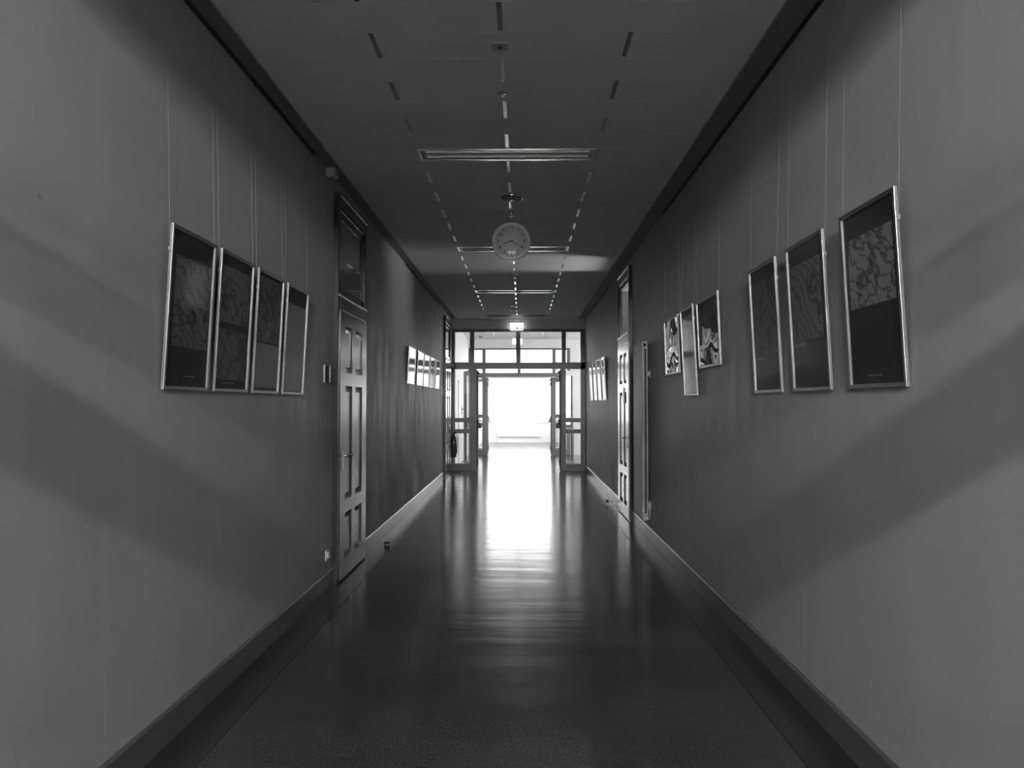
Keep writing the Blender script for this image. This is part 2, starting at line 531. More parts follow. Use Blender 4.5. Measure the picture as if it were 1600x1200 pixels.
obj('ceiling_slab', MB().box(XL, 4.5, Y_FRONT, Y_LOBBY, ZC + 0.02, ZC + 0.2)
    .box(cx1 + 0.003, 4.5, Y_FRONT + 0.05, Y_LOBBY, ZC, ZC + 0.02)
    .box(XL, cx0 - 0.003, Y_FRONT + 0.05, Y_LOBBY, ZC, ZC + 0.02), M['lobby_wall'], lc, kind='structure')
structure('ceiling_end', MB().box(XL, XR, Y_LOBBY + 0.1, Y_END, HS, HS + 0.2), M['lobby_wall'],
          'white ceiling of the bright end room', 'ceiling')
structure('ceiling_back', MB().box(XL, XR, Y_BACK, yf0 - 0.001, ZC, ZC + 0.05), M['doorframe'],
          'ceiling of the hall behind the viewer', 'ceiling')
# soffit strips between wall and ceiling panels
structure('trim_4', MB().box(XL, cx0 - 0.009, yf0, Y_FRONT + 0.05, ZC + 0.028, ZC + 0.16), M['soffit'],
          'dark recessed strip between ceiling panels and left wall', 'trim')
structure('trim_5', MB().box(cx1 + 0.009, XR, yf0, Y_FRONT + 0.05, ZC + 0.028, ZC + 0.16), M['soffit'],
          'dark recessed strip between ceiling panels and right wall', 'trim')

# baseboards (broken by the doors)
def baseboard(name, side, spans, label):
    mb = MB()
    for a, c in spans:
        if side < 0:
            mb.prism([(XL, 0), (XL + 0.016, 0), (XL + 0.016, 0.136), (XL + 0.008, 0.148), (XL, 0.148)], 'y', a, c)
        else:
            mb.prism([(XR, 0), (XR - 0.016, 0), (XR - 0.016, 0.136), (XR - 0.008, 0.148), (XR, 0.148)], 'y', a, c)
    structure(name, mb, M['base'], label, 'baseboard')


baseboard('baseboard_left', -1, [(Y_BACK, D_L1), (D_L1 + D_W, D_L2), (D_L2 + D_W, Y_FRONT - 0.05)],
          'grey skirting board at the foot of the left wall')
baseboard('baseboard_right', 1, [(Y_BACK, D_R1), (D_R1 + D_W, Y_FRONT - 0.05)],
          'grey skirting board at the foot of the right wall')

# ------------------------------------------------------------------ glazed screens with double doors
SX = (XL, -1.525, -1.186, -1.087, -0.141, -0.043, 0.895, 0.989, 1.321, XR)
HL, HR_ = -1.030, 0.862         # hinge lines of the two leaves


def door_leaf(parent, hinge, yc, closed_dir, angle, width, bar_face, name='door_leaf'):
    """leaf hinged at (hinge, yc); closed_dir +1 runs to +x; angle swings it; bar_face: side (-1/+1 local y) with push bar"""
    R = Matrix.Rotation(angle, 3, 'Z')

    def T(p):
        q = R @ Vector((p[0] * closed_dir, p[1], p[2]))
        return (q[0] + hinge, q[1] + yc, q[2])
    t = 0.022
    z0, z1 = 0.012, Z(0.775)
    st = 0.115
    f = MB()
    f.box(0, st, -t, t, z0, z1).box(width - st, width, -t, t, z0, z1)
    for a, c in ((z0, Z(-1.345)), (Z(-0.669), Z(-0.574)), (Z(-0.416), Z(-0.321)), (Z(0.665), z1)):
        f.box(st, width - st, -t, t, a, c)
    leaf = obj(name, f.map(T), M['screen'], parent, 0.003)
    g = MB()
    for a, c in ((Z(-1.345), Z(-0.669)), (Z(-0.574), Z(-0.416)), (Z(-0.321), Z(0.665))):
        g.box(st - 0.008, width - st + 0.008, -0.003, 0.003, a - 0.008, c + 0.008)
    obj('glass_pane', g.map(T), M['glass'], leaf)
    yb = bar_face * t
    yo = bar_face * (t + 0.10)
    zb = Z(-0.535)
    bar = MB()
    bar.cyl((0.06, yo, zb), (width - 0.06, yo, zb), 0.014, n=12)
    for x in (0.075, width - 0.075):
        bar.prism([(yb, zb + 0.15), (yb, zb - 0.03), (yo + bar_face * 0.012, zb - 0.018), (yo + bar_face * 0.012, zb + 0.014), (yb + bar_face * 0.03, zb + 0.15)],
                  'x', x - 0.013, x + 0.013)
    obj('push_bar', bar.map(T), M['alu'], leaf)
    cl = MB().box(0.05, 0.30, yb, yb + bar_face * 0.055, Z(0.685), Z(0.745))
    obj('door_closer', cl.map(T), M['dark'], leaf, 0.006)
    hg = MB()
    for zz in (0.14, 1.05, 2.05):
        hg.cyl((-0.006, bar_face * t, zz), (-0.006, bar_face * t, zz + 0.11), 0.011, n=10)
    obj('hinge', hg.map(T), M['dark'], leaf)
    return leaf


def glazed_screen(name, label, yc, ang, width=0.935, depth=0.10, closed=True, rail=False, zhead=(1.629, 1.697), ztr=(0.787, 0.939), leaves=True):
    r = thing(name, label, 'double door', (0, 0, 0), 0, None, 'structure')
    ya, yb = yc - depth / 2, yc + depth / 2
    f = MB()
    # posts
    f.box(SX[0], SX[1], ya, yb, 0, Z(zhead[0])).box(SX[8], SX[9], ya, yb, 0, Z(zhead[0]))
    for a, c in ((2, 3), (4, 5), (6, 7)): f.box(SX[a], SX[c], ya, yb, Z(ztr[1]), Z(zhead[0]))
    f.box(SX[2], HL - 0.012, ya, yb, 0, Z(ztr[0])).box(HR_ + 0.012, SX[7], ya, yb, 0, Z(ztr[0]))
    # head and transom
    f.box(SX[0], SX[9], ya, yb, Z(zhead[0]), Z(zhead[1]))
    f.box(SX[0], SX[9], ya, yb, Z(ztr[0]), Z(ztr[1]))
    # side light rails
    for a, c in ((SX[1], SX[2]), (SX[7], SX[8])):
        for e, g in ((-1.52, -1.351), (-0.669, -0.574), (-0.416, -0.321)):
            f.box(a, c, ya, yb, Z(e), Z(g))
    obj('door_frame', f, M['screen'], r, 0.004)
    for a, c in ((1, 2), (3, 4), (5, 6), (7, 8)):
        obj('transom_pane', MB().box(SX[a] - 0.01, SX[c] + 0.01, yc - 0.003, yc + 0.003, Z(ztr[1]) - 0.01, Z(zhead[0]) + 0.01), M['glass'], r)
    for a, c in ((1, 2), (7, 8)):
        g = MB()
        for e, h in ((-1.351, -0.669), (-0.574, -0.416), (-0.321, ztr[0])):
            g.box(SX[a] - 0.01, SX[c] + 0.01, yc - 0.003, yc + 0.003, Z(e) - 0.01, Z(h) + 0.01)
        obj('side_pane', g, M['glass'], r)
    if rail:
        obj('closer_rail', MB().box(-1.10, 0.99, ya - 0.03, ya, Z(0.785), Z(0.812)), M['alu'], r)
    if leaves:
        if ang > 0:      # leaves swing away from the viewer
            door_leaf(r, HL, yb - 0.02, 1, radians(ang), width, -1)
            door_leaf(r, HR_, yb - 0.02, -1, -radians(ang), width, -1)
        else:            # leaves swing towards the viewer
            door_leaf(r, HL, ya + 0.02, 1, radians(ang), width, 1)
            door_leaf(r, HR_, ya + 0.02, -1, -radians(ang), width, 1)
    return r


glazed_screen('door_1', 'grey glazed screen with double doors folded open under the lit exit sign', Y_FRONT, 112)
glazed_screen('door_2', 'second glazed screen with open double doors, farther off before the bright window', Y_LOBBY, 114, rail=True,
              zhead=(1.605, 1.66), ztr=(0.767, 0.923))
glazed_screen('door_6', 'glazed screen and open doorway in which the viewer stands', S_BACK, 90, leaves=False,
              zhead=(1.652, 1.70), ztr=(0.896, 1.032))
# lintels above the screens
structure('trim_6', MB().box(XL, XR, Y_FRONT - 0.04, Y_FRONT + 0.14, Z(1.697), ZC + 0.2), M['lintel'], 'grey plaster lintel above the nearer glazed screen', 'lintel')
structure('trim_7', MB().box(XL, XR, Y_LOBBY - 0.05, Y_LOBBY + 0.15, Z(1.66), HS + 0.4), M['lobby_wall'], 'pale lintel above the farther glazed screen', 'lintel')
structure('trim_8', MB().box(XL, XR, S_BACK - 0.05, S_BACK + 0.05, Z(1.697), ZC + 0.2), M['wall'], 'lintel above the doorway the viewer stands in', 'lintel')

# ------------------------------------------------------------------ panelled classroom doors
def wall_door(name, label, left, y0, sign=False, closer=False):
    """local frame: x out of the wall, y along it, z up.  near = towards the viewer"""
    if left: r = thing(name, label, 'door', (XL, y0, 0), 0, None, 'structure')
    else: r = thing(name, label, 'door', (XR, y0 + D_W, 0), pi, None, 'structure')
    fl = (lambda a: a) if left else (lambda a: D_W - a)       # position measured from the near edge
    W, P = D_W, 0.045
    H = Z(1.80)
    f = MB()
    for a, c in ((0, 0.062), (W - 0.05, W)): f.box(0, P, fl(a), fl(c), 0, H)
    f.box(0, P, fl(0.062), fl(W - 0.05), Z(1.69), H)
    f.box(0, P + 0.004, fl(0.062), fl(W - 0.05), Z(0.805), Z(0.925))
    fr = obj('door_frame', f, M['doorframe'], r, 0.004)
    bead = MB()
    for zz, rr, x in ((Z(1.792), 0.012, P), (Z(0.928), 0.013, P + 0.004)):
        bead.cyl((x, fl(0.03), zz), (x, fl(W - 0.02), zz), rr, n=14)
    obj('moulding', bead, M['doorframe'], fr)
    # fanlight
    s = MB()
    a0, a1, z0, z1 = 0.066, W - 0.054, Z(0.94), Z(1.685)
    for (a, c, e, g) in ((a0, a0 + 0.075, z0, z1), (a1 - 0.085, a1, z0, z1), (a0, a1, z0, z0 + 0.068), (a0, a1, z1 - 0.085, z1)):
        s.box(0.006, 0.030, fl(a), fl(c), e, g)
    fan = obj('fanlight', s, M['doorframe'], r, 0.005)
    gb = MB()
    gb.cyl((0.028, fl(a0 + 0.01), z1 - 0.01), (0.028, fl(a1 - 0.01), z1 - 0.01), 0.008, n=10)
    gb.cyl((0.026, fl(a1 - 0.09), z0 + 0.06), (0.026, fl(a1 - 0.09), z1 - 0.08), 0.007, n=10)
    obj('glazing_bead', gb, M['doorframe'], fan)
    obj('glass_pane', MB().box(0.014, 0.018, fl(a0 + 0.07), fl(a1 - 0.08), z0 + 0.06, z1 - 0.08), M['glass'], fan)
    if left: obj('pane_backing', MB().box(0.004, 0.008, fl(a0 + 0.07), fl(a1 - 0.08), z0 + 0.06, z1 - 0.08), M['pane_backing'], fan)  # panel added in place of the dark room behind the glass
    # leaf: stiles and rails standing in front of recessed panels with raised fields
    l0, l1 = 0.064, W - 0.012
    b0, b1 = 0.012, Z(0.80)
    xb, xm, xf = 0.006, 0.018, 0.050
    cols = ((0.245, 0.525), (0.645, 0.955))
    rows = ((Z(-1.345), Z(-0.950)), (Z(-0.838), Z(0.158)), (Z(0.272), Z(0.680)))
    m = MB()
    m.box(xb, xm, fl(l0), fl(l1), b0, b1)
    for a, c in ((l0, cols[0][0]), (cols[0][1], cols[1][0]), (cols[1][1], l1)): m.box(xm, xf, fl(a), fl(c), b0, b1)
    for a, c in ((b0, rows[0][0]), (rows[0][1], rows[1][0]), (rows[1][1], rows[2][0]), (rows[2][1], b1)):
        for e, g in cols: m.box(xm, xf, fl(e), fl(g), a, c)
    for e, g in cols:
        for a, c in rows:
            y_a, y_b = sorted((fl(e + 0.024), fl(g - 0.024)))
            m.frustum_x(xm, xm + 0.020, y_a, y_b, a + 0.045, c - 0.045, 0.006)
    leaf = obj('door_leaf', m, M['door'], r)
    hp = MB().box(xf, xf + 0.008, fl(0.155), fl(0.195), Z(-0.575), Z(-0.405))
    hnd = obj('handle_plate', hp, M['alu'], leaf, 0.002)
    lv = MB().tube([(xf + 0.004, fl(0.175), Z(-0.447)), (xf + 0.045, fl(0.175), Z(-0.447)), (xf + 0.055, fl(0.19), Z(-0.447)),
                    (xf + 0.058, fl(0.30), Z(-0.449))], 0.0095, 10)
    obj('lever', lv, M['chrome'], leaf)
    if sign:
        obj('dark_plate', MB().box(xf, xf + 0.006, fl(0.40), fl(0.56), Z(0.01), Z(0.22)), M['dark'], leaf)  # plain dark plate at the top of the near middle panel
    if closer:
        o = MB().box(xf, xf + 0.06, fl(W - 0.30), fl(W - 0.04), Z(0.79), Z(0.86))
        obj('door_closer', o, M['grey_plastic'], r, 0.008)
    return r


wall_door('door_3', 'dark six-panel door with fanlight, nearest door on the left wall', True, D_L1)
wall_door('door_4', 'dark six-panel door with fanlight on the left wall beside the glazed screen', True, D_L2, closer=True)
wall_door('door_5', 'dark six-panel door with fanlight on the right wall behind the radiator', False, D_R1, sign=True)
# plain white door in the lobby wall
r = thing('door_7', 'plain white door in the bright left wall beyond the open doors', 'door', (XL, 19.2, 0), 0, None, 'structure')
obj('door_frame', MB().box(0, 0.02, 0, 0.06, 0, 2.12).box(0, 0.02, 0.98, 1.04, 0, 2.12).box(0, 0.02, 0.06, 0.98, 2.06, 2.12), M['lobby_wall'], r)
lf = obj('door_leaf', MB().box(0, 0.015, 0.065, 0.975, 0.01, 2.055), M['white_plastic'], r)
obj('handle_plate', MB().box(0.015, 0.03, 0.86, 0.90, 1.24, 1.46), M['dark'], lf)
obj('lever', MB().tube([(0.025, 0.88, 1.38), (0.065, 0.88, 1.38), (0.07, 0.87, 1.38), (0.07, 0.76, 1.38)], 0.01), M['dark'], lf)

# ------------------------------------------------------------------ pictures
mesh_cache = {}


def lean_fn(lean, w0=0.006):
    c, s = cos(lean), sin(lean)
    return lambda p: (w0 + p[0] * c + p[2] * s, p[1], -p[0] * s * 0 + p[2] * c)


def picture(label, left, y0, w, h, zb, art, lean=0.05, group=None, wavy=False, mount='mount', wires=True, strip=None, name='framed_picture'):
    """y0: edge nearest the viewer; art: list of (u0,u1,v0,v1,material) in fractions, u from the near edge"""
    yc = y0 + w / 2
    if left: r = thing(name, label, 'picture', (XL, yc, zb), 0, group)
    else: r = thing(name, label, 'picture', (XR, yc, zb), pi, group)
    un = (lambda u: -w / 2 + u * w) if left else (lambda u: w / 2 - u * w)
    F = lean_fn(lean)
    key = (round(w, 3), round(h, 3), round(lean, 4))
    if key not in mesh_cache:
        t, d = 0.017, 0.0135
        # slim aluminium bars with softened edges, mitred
        prof = [(0.0, 0.0), (d - 0.002, 0.0), (d - 0.0006, 0.0006), (d, 0.002), (d, t - 0.0015), (d - 0.0012, t), (0.0, t)]
        mb = MB()
        for side in range(4):
            A, B = [], []
            for (x, q) in prof:
                if side == 0: a, c = (x, -w / 2 + q, q), (x, -w / 2 + q, h - q)
                elif side == 1: a, c = (x, w / 2 - q, q), (x, w / 2 - q, h - q)
                elif side == 2: a, c = (x, -w / 2 + q, q), (x, w / 2 - q, q)
                else: a, c = (x, -w / 2 + q, h - q), (x, w / 2 - q, h - q)
                A.append(a)
                B.append(c)
            n_ = len(prof)
            mb._add(A + B, [(k, (k + 1) % n_, (k + 1) % n_ + n_, k + n_) for k in range(n_)], False)
        mesh_cache[key] = mb.map(F).mesh('picture_frame', M['alu'])
    obj('frame', mesh_cache[key], None, r)
    i = 0.014
    obj('mount_board', MB().box(0.001, 0.003, -w / 2 + i, w / 2 - i, i, h - i).map(F), M[mount], r)
    for (u0, u1, v0, v1, mat) in art:
        obj('art_print', MB().box(0.0031, 0.0038, un(u0), un(u1), v0 * h, v1 * h).map(F), mat, r)
    if strip:
        u0, u1, v0, v1 = strip
        obj('caption_strip', MB().box(0.0031, 0.0037, un(u0), un(u1), v0 * h, v1 * h).map(F), M['paper'], r)
    obj('glazing', MB().box(0.0050, 0.0065, -w / 2 + i, w / 2 - i, i, h - i).map(F), M['acrylic_wavy' if wavy else 'acrylic'], r)
    if wires:
        zt = ZC + 0.015 - zb
        for sgn in (-1, 1):
            y = sgn * (w / 2 + 0.003)
            x = 0.010 + 0.84 * h * sin(lean)
            wr = MB().cyl((0.012, y, zt), (x, y, 0.84 * h), 0.0007, n=6)
            wo = obj('hanging_wire', wr, M['wire'], r)
            obj('wire_clip', MB().box(x - 0.006, x + 0.006, y - 0.004, y + 0.004, 0.83 * h, 0.855 * h), M['alu'], wo)
    return r


A = lambda s, lo, hi, fq=1.0, flat=False: print_mat('abstract_print_%d' % s, s, lo, hi, fq, flat)
PW, PH, PZ = 0.488, 0.740, Z(0.064)
LW, LH, LZ = 0.665, 0.530, Z(0.278)
g1 = 'row of four pictures on the near left wall'
picture('dark framed print with one tall abstract drawing, first on the left wall', True, 3.362, PW, PH, PZ,
        [(0.14, 0.92, 0.27, 0.83, A(1, 0.012, 0.16))], 0.052, g1, mount='mount', strip=(0.42, 0.66, 0.085, 0.092))
picture('framed print with two stacked drawings, second on the near left wall', True, 3.918, PW, PH, PZ,
        [(0.08, 0.92, 0.50, 0.90, A(2, 0.02, 0.22)), (0.08, 0.88, 0.09, 0.455, A(3, 0.04, 0.18, 0.8))], 0.052, g1, strip=(0.3, 0.6, 0.062, 0.070))
picture('framed grey print with a reflection painted in below, third on the near left wall', True, 4.481, PW, PH, PZ,
        [(0.06, 0.94, 0.43, 0.95, A(4, 0.03, 0.2)), (0.06, 0.94, 0.05, 0.41, A(5, 0.18, 0.32, 1, True))], 0.050, g1)  # lower pale piece paints the bright reflection in the glazing
picture('framed print with a painted reflection under a dark top, fourth on the near left wall', True, 5.047, PW, PH, PZ,
        [(0.04, 0.96, 0.03, 0.83, A(6, 0.30, 0.5, 1, True))], 0.050, g1)  # pale tone stands in for light mirrored by the glazing
g2 = 'row of three pictures on the near right wall'
picture('framed print, large drawing on a near-black board, closest on the right wall', False, 2.828, PW + 0.005, PH, PZ,
        [(0.10, 0.90, 0.45, 0.845, A(7, 0.03, 0.36, 1.1))], 0.052, g2, strip=(0.42, 0.66, 0.065, 0.073))
picture('framed print with a drawing and small caption, second on the near right wall', False, 3.517, PW + 0.005, PH, PZ,
        [(0.14, 0.92, 0.34, 0.86, A(8, 0.03, 0.26, 0.9))], 0.050, g2, mount='mount_grey', strip=(0.62, 0.90, 0.305, 0.325))
picture('framed faint grey print, third on the right wall', False, 4.180, PW, PH, PZ,
        [(0.10, 0.90, 0.30, 0.88, A(9, 0.05, 0.2, 0.9))], 0.050, g2, mount='mount_grey', strip=(0.62, 0.86, 0.265, 0.28))
g3 = 'cluster of three frames before the radiator'
picture('wide frame with warped mirror-like glazing, nearest of the cluster before the radiator', False, 5.470, LW, LH, LZ,
        [(0.08, 0.92, 0.10, 0.90, A(10, 0.02, 0.07))], 0.040, g3, wavy=True)
picture('tall narrow frame hanging lower between two wide frames on the right wall', False, 6.200, PW, PH, PZ + 0.005,
        [(0.05, 0.95, 0.04, 0.90, A(11, 0.3, 0.5, 1, True))], 0.052, g3)
picture('wide frame with warped bright reflections, third of the cluster, next to the radiator', False, 6.890, LW, LH, LZ,
        [(0.08, 0.92, 0.10, 0.90, A(12, 0.02, 0.07))], 0.030, g3, wavy=True)
g4 = 'row of five wide pictures on the far left wall'
ORD = ('first', 'second', 'third', 'fourth', 'fifth')
for i, y in enumerate((10.59, 11.53, 12.29, 13.10, 13.97)):
    picture('wide shiny picture on the far left wall, %s of the five beyond the first door' % ORD[i], True, y, LW, LH, LZ,
            [(0.06, 0.94, 0.08, 0.92, A(20 + i, 0.06, 0.22))], (0.052, 0.046, 0.042, 0.05, 0.04)[i], g4, wires=True)
g5 = 'row of four tall pictures on the far right wall'
for i, y in enumerate((12.93, 13.69, 14.50, 15.33)):
    picture('tall shiny picture on the far right wall, %s of the four beyond the door' % ORD[i], False, y, PW + 0.02, PH, PZ,
            [(0.06, 0.94, 0.06, 0.94, A(30 + i, 0.06, 0.22))], (0.056, 0.055, 0.05, 0.05)[i], g5, wires=True)

# picture rails
def picture_rail(label, left, ya, yb):
    s = 1 if left else -1
    x = XL if left else XR
    o = obj('picture_rail', MB().box(x, x + s * 0.014, ya, yb, ZC + 0.004, ZC + 0.022), M['rail'])
    tag(o, label, 'picture rail')


picture_rail('thin black hanging rail at the top of the left wall over the near pictures', True, 0.5, 5.83)
picture_rail('thin black hanging rail at the top of the right wall over the near pictures', False, 0.5, 7.70)
picture_rail('thin black hanging rail over the five wide pictures on the far left wall', True, 10.45, 14.75)
picture_rail('thin black hanging rail over the four tall pictures on the far right wall', False, 12.8, 15.95)

# ------------------------------------------------------------------ ceiling lights (recessed, off)
def troffer(label, k):
    yc = Y_ROW0 + (k + 0.5) * ROW
    r = thing('ceiling_light', label, 'ceiling light', (XC, yc, ZC), 0, 'recessed ceiling lights')
    L, Wd = half - gap, ROW / 2 - 0.004
    f = MB()
    f.box(-L, L, -Wd, -Wd + 0.030, -0.004, 0.03).box(-L, L, Wd - 0.044, Wd - 0.012, -0.004, 0.03)
    ends = ((-L, -L + 0.03), (L - 0.03, L))
    obj('housing', f, M['strip'], r, 0.002)
    obj('edge_bead', MB().box(-L, L, Wd - 0.011, Wd, -0.003, 0.02), M['seam'], r)
    for a, c in ends: obj('end_plate', MB().box(a, c, -Wd + 0.031, Wd - 0.045, -0.003, 0.03), M['grey_plastic'], r, 0.002)
    obj('back_tray', MB().box(-L + 0.03, L - 0.03, -Wd + 0.016, Wd - 0.016, 0.055, 0.065), M['grey_plastic'], r)
    for c in (-0.062, 0.046):
        hw, n = 0.050, 10
        pr = [(c + hw * cos(pi - pi * t / n), 0.002 + 0.05 * sin(pi * t / n)) for t in range(n + 1)]
        pr2 = [(c + (hw + 0.003) * cos(pi * t / n), 0.002 + 0.0525 * sin(pi * t / n)) for t in range(n + 1)]
        obj('reflector', MB().prism(pr + pr2, 'x', -L + 0.03, L - 0.03, True), M['steel_mirror'], r)
        obj('fluorescent_tube', MB().cyl((-L + 0.035, c, 0.030), (L - 0.035, c, 0.030), 0.008, n=12), M['tube_off'], r)
    mid = MB().box(-L + 0.03, L - 0.03, -0.011, -0.005, -0.001, 0.04)
    obj('centre_rib', mid, M['grey_plastic'], r)
    return r


troffer('long recessed ceiling light, nearest one, in front of the clock', 7)
troffer('long recessed ceiling light partly hidden by the clock', 19)
troffer('thin bright recessed ceiling light beyond the clock, third along the ceiling', 31)
troffer('farthest recessed ceiling light, just before the exit sign', 43)

# lamps burning in the hall behind the viewer (they throw the diagonal bands)
def hall_lamp(label, loc, rz, L, mat):
    r = thing('hanging_lamp', label, 'lamp', loc, rz)
    obj('lamp_body', MB().box(-L / 2 - 0.03, L / 2 + 0.03, -0.05, 0.05, 0.035, 0.075), M['white_plastic'], r, 0.004)
    obj('fluorescent_tube', MB().cyl((-L / 2, 0, 0), (L / 2, 0, 0), 0.024, n=20), mat, r)
    e = MB()
    for x in (-L / 2 - 0.015, L / 2 + 0.015): e.box(x - 0.014, x + 0.014, -0.028, 0.028, -0.03, 0.04)
    obj('end_cap', e, M['white_plastic'], r)
    w_ = MB()
    for x in (-L / 3, L / 3): w_.cyl((x, 0, 0.07), (x, 0, ZC - loc[2]), 0.004, n=8)
    obj('hanger', w_, M['alu'], r)


LAMPS = (('nearest', -2.20, 1.80, 1.0), ('second', -4.30, 1.85, 1.6), ('third', -6.40, 1.85, 1.7), ('fourth', -8.50, 1.85, 2.0))
for word, y, z, k in LAMPS:
    hall_lamp('lit fluorescent lamp across the hall behind the viewer, %s from the doorway' % word, (XC, y, Z(z)), 0, 1.5,
              emit('fluorescent_tube_on', 0.9, LAMP * k))

# ------------------------------------------------------------------ clock
CX, CY, CZ, CR = -0.108, 7.60, Z(1.61), 0.191
r = thing('wall_clock', 'round white clock hanging from the corridor ceiling showing twenty past eight', 'clock', (CX, CY, CZ))
body = MB().lathe([(0.0, -0.035), (CR - 0.02, -0.036), (CR - 0.006, -0.034), (CR, -0.026), (CR, 0.026), (CR - 0.006, 0.034), (CR - 0.02, 0.036), (0.0, 0.035)], 'y', n=64)
rim = MB().lathe([(CR - 0.034, -0.034), (CR - 0.032, -0.047), (CR - 0.022, -0.052), (CR - 0.008, -0.048), (CR + 0.0005, -0.036), (CR + 0.0005, -0.024)], 'y', n=64)
case = obj('case', body, M['clock_white'], r)
obj('rim', rim, M['clock_white'], r)
obj('dial', MB().lathe([(0.0, -0.0375), (CR - 0.026, -0.0375), (CR - 0.026, -0.034)], 'y', n=64), M['clock_face'], r)
for hnum in range(1, 13):
    cu = bpy.data.curves.new('numeral', 'FONT')
    cu.body = str(hnum)
    cu.size = 0.046
    cu.align_x, cu.align_y = 'CENTER', 'CENTER'
    cu.extrude = 0.0004
    tmp = bpy.data.objects.new('numeral_text', cu)
    COL.objects.link(tmp)
    bpy.context.view_layer.update()
    me = bpy.data.meshes.new_from_object(tmp.evaluated_get(bpy.context.evaluated_depsgraph_get()))
    bpy.data.objects.remove(tmp)
    me.materials.clear()
    me.materials.append(M['ink'])
    a = pi / 2 - hnum * pi / 6
    o = bpy.data.objects.new('numeral', me)
    COL.objects.link(o)
    o.parent = r
    o.rotation_euler = (pi / 2, 0, 0)
    o.location = (0.128 * cos(a), -0.0386, 0.128 * sin(a))


def clock_hand(name, ang, L, tail, w, y):
    d = (sin(ang), cos(ang))
    n = (d[1], -d[0])
    pts = [(-d[0] * tail + n[0] * w, -d[1] * tail + n[1] * w), (d[0] * L + n[0] * w * 0.6, d[1] * L + n[1] * w * 0.6),
           (d[0] * L - n[0] * w * 0.6, d[1] * L - n[1] * w * 0.6), (-d[0] * tail - n[0] * w, -d[1] * tail - n[1] * w)]
    obj(name, MB().prism(pts, 'y', y - 0.0008, y), M['ink'], r)


clock_hand('hour_hand', 2 * pi * (8 + 20 / 60) / 12, 0.092, 0.022, 0.0045, -0.041)
clock_hand('minute_hand', 2 * pi * 20 / 60, 0.132, 0.026, 0.0034, -0.043)
Rg, hg_ = CR - 0.030, 0.020
dome = [(Rg * sin(t * pi / 2 / 10) / 1.0, -0.046 - hg_ * (1 - (t / 10) ** 2)) for t in range(0, 11)]
obj('domed_glass', MB().lathe(dome, 'y', n=48), M['acrylic'], r)
st = MB().cyl((0, 0, CR - 0.004), (0, 0, ZC - CZ - 0.028), 0.013, n=16)
obj('suspension_rod', st, M['chrome'], r)
obj('ceiling_mount', MB().lathe([(0.0, -0.03), (0.024, -0.03), (0.034, -0.022), (0.036, 0.0), (0.0, 0.0)], 'z', (0, 0, ZC - CZ), 24), M['chrome'], r)

# ------------------------------------------------------------------ small ceiling fittings
def ceiling_ring(label, y, x, rad):
    r = thing('ceiling_speaker', label, 'ceiling fitting', (x, y, ZC), 0, 'round ceiling fittings')
    obj('trim_ring', MB().lathe([(rad - 0.014, -0.001), (rad - 0.013, -0.012), (rad - 0.005, -0.015), (rad, -0.008), (rad, 0.0)], 'z', n=40), M['chrome'], r)
    obj('grille', MB().lathe([(0.0, -0.004), (rad - 0.012, -0.004), (rad - 0.012, -0.0005), (0.0, -0.0005)], 'z', n=40), M['grey_plastic'], r)


ceiling_ring('flat round metal-rimmed ceiling fitting just in front of the clock', 7.014, -0.095, 0.106)
ceiling_ring('flat round bright-rimmed ceiling fitting close to the exit sign', 15.40, -0.13, 0.122)
r = thing('smoke_detector', 'small round smoke detector on the ceiling behind the clock', 'smoke detector', (-0.12, 11.19, ZC))
obj('detector_base', MB().lathe([(0.0, -0.018), (0.054, -0.018), (0.056, 0.0), (0.0, 0.0)], 'z', n=32), M['white_plastic'], r)
obj('detector_head', MB().lathe([(0.0, -0.058), (0.022, -0.057), (0.036, -0.046), (0.046, -0.018), (0.0, -0.018)], 'z', n=32), M['grey_plastic'], r)
r = thing('smoke_detector', 'small detector on the ceiling between the two glazed screens', 'smoke detector', (-1.16, 21.5, ZC))
obj('detector_base', MB().box(-0.07, 0.07, -0.07, 0.07, -0.012, 0.0), M['grey_plastic'], r, 0.004)
obj('detector_head', MB().lathe([(0.0, -0.06), (0.04, -0.058), (0.055, -0.012), (0.0, -0.012)], 'z', n=24), M['grey_plastic'], r)
r = thing('ceiling_plate', 'small flat square plate on the ceiling near the top edge of the picture', 'ceiling fitting', (-0.118, 4.03, ZC))
obj('cover', MB().box(-0.045, 0.045, -0.045, 0.045, -0.008, 0.0), M['grey_plastic'], r, 0.002)
obj('sensor_eye', MB().lathe([(0.0, -0.016), (0.012, -0.014), (0.016, -0.008), (0.0, -0.008)], 'z', n=20), M['dark'], r)
r = thing('sprinkler', 'tiny metal sprinkler rosette on the ceiling ahead of the nearest light', 'sprinkler', (-0.121, 4.644, ZC))
obj('ceiling_rosette', MB().lathe([(0.0, -0.006), (0.020, -0.008), (0.030, -0.004), (0.032, 0.0), (0.0, 0.0)], 'z', n=28), M['chrome'], r)
obj('nozzle', MB().lathe([(0.0, -0.026), (0.009, -0.026), (0.010, -0.006), (0.0, -0.006)], 'z', n=16), M['chrome'], r)
r = thing('sprinkler', 'tiny metal sprinkler rosette on the ceiling shortly before the last light', 'sprinkler', (-0.19, 14.85, ZC))
obj('ceiling_rosette', MB().lathe([(0.0, -0.006), (0.028, -0.010), (0.036, -0.004), (0.038, 0.0), (0.0, 0.0)], 'z', n=28), M['chrome'], r)
obj('nozzle', MB().lathe([(0.0, -0.026), (0.009, -0.026), (0.010, -0.006), (0.0, -0.006)], 'z', n=16), M['chrome'], r)

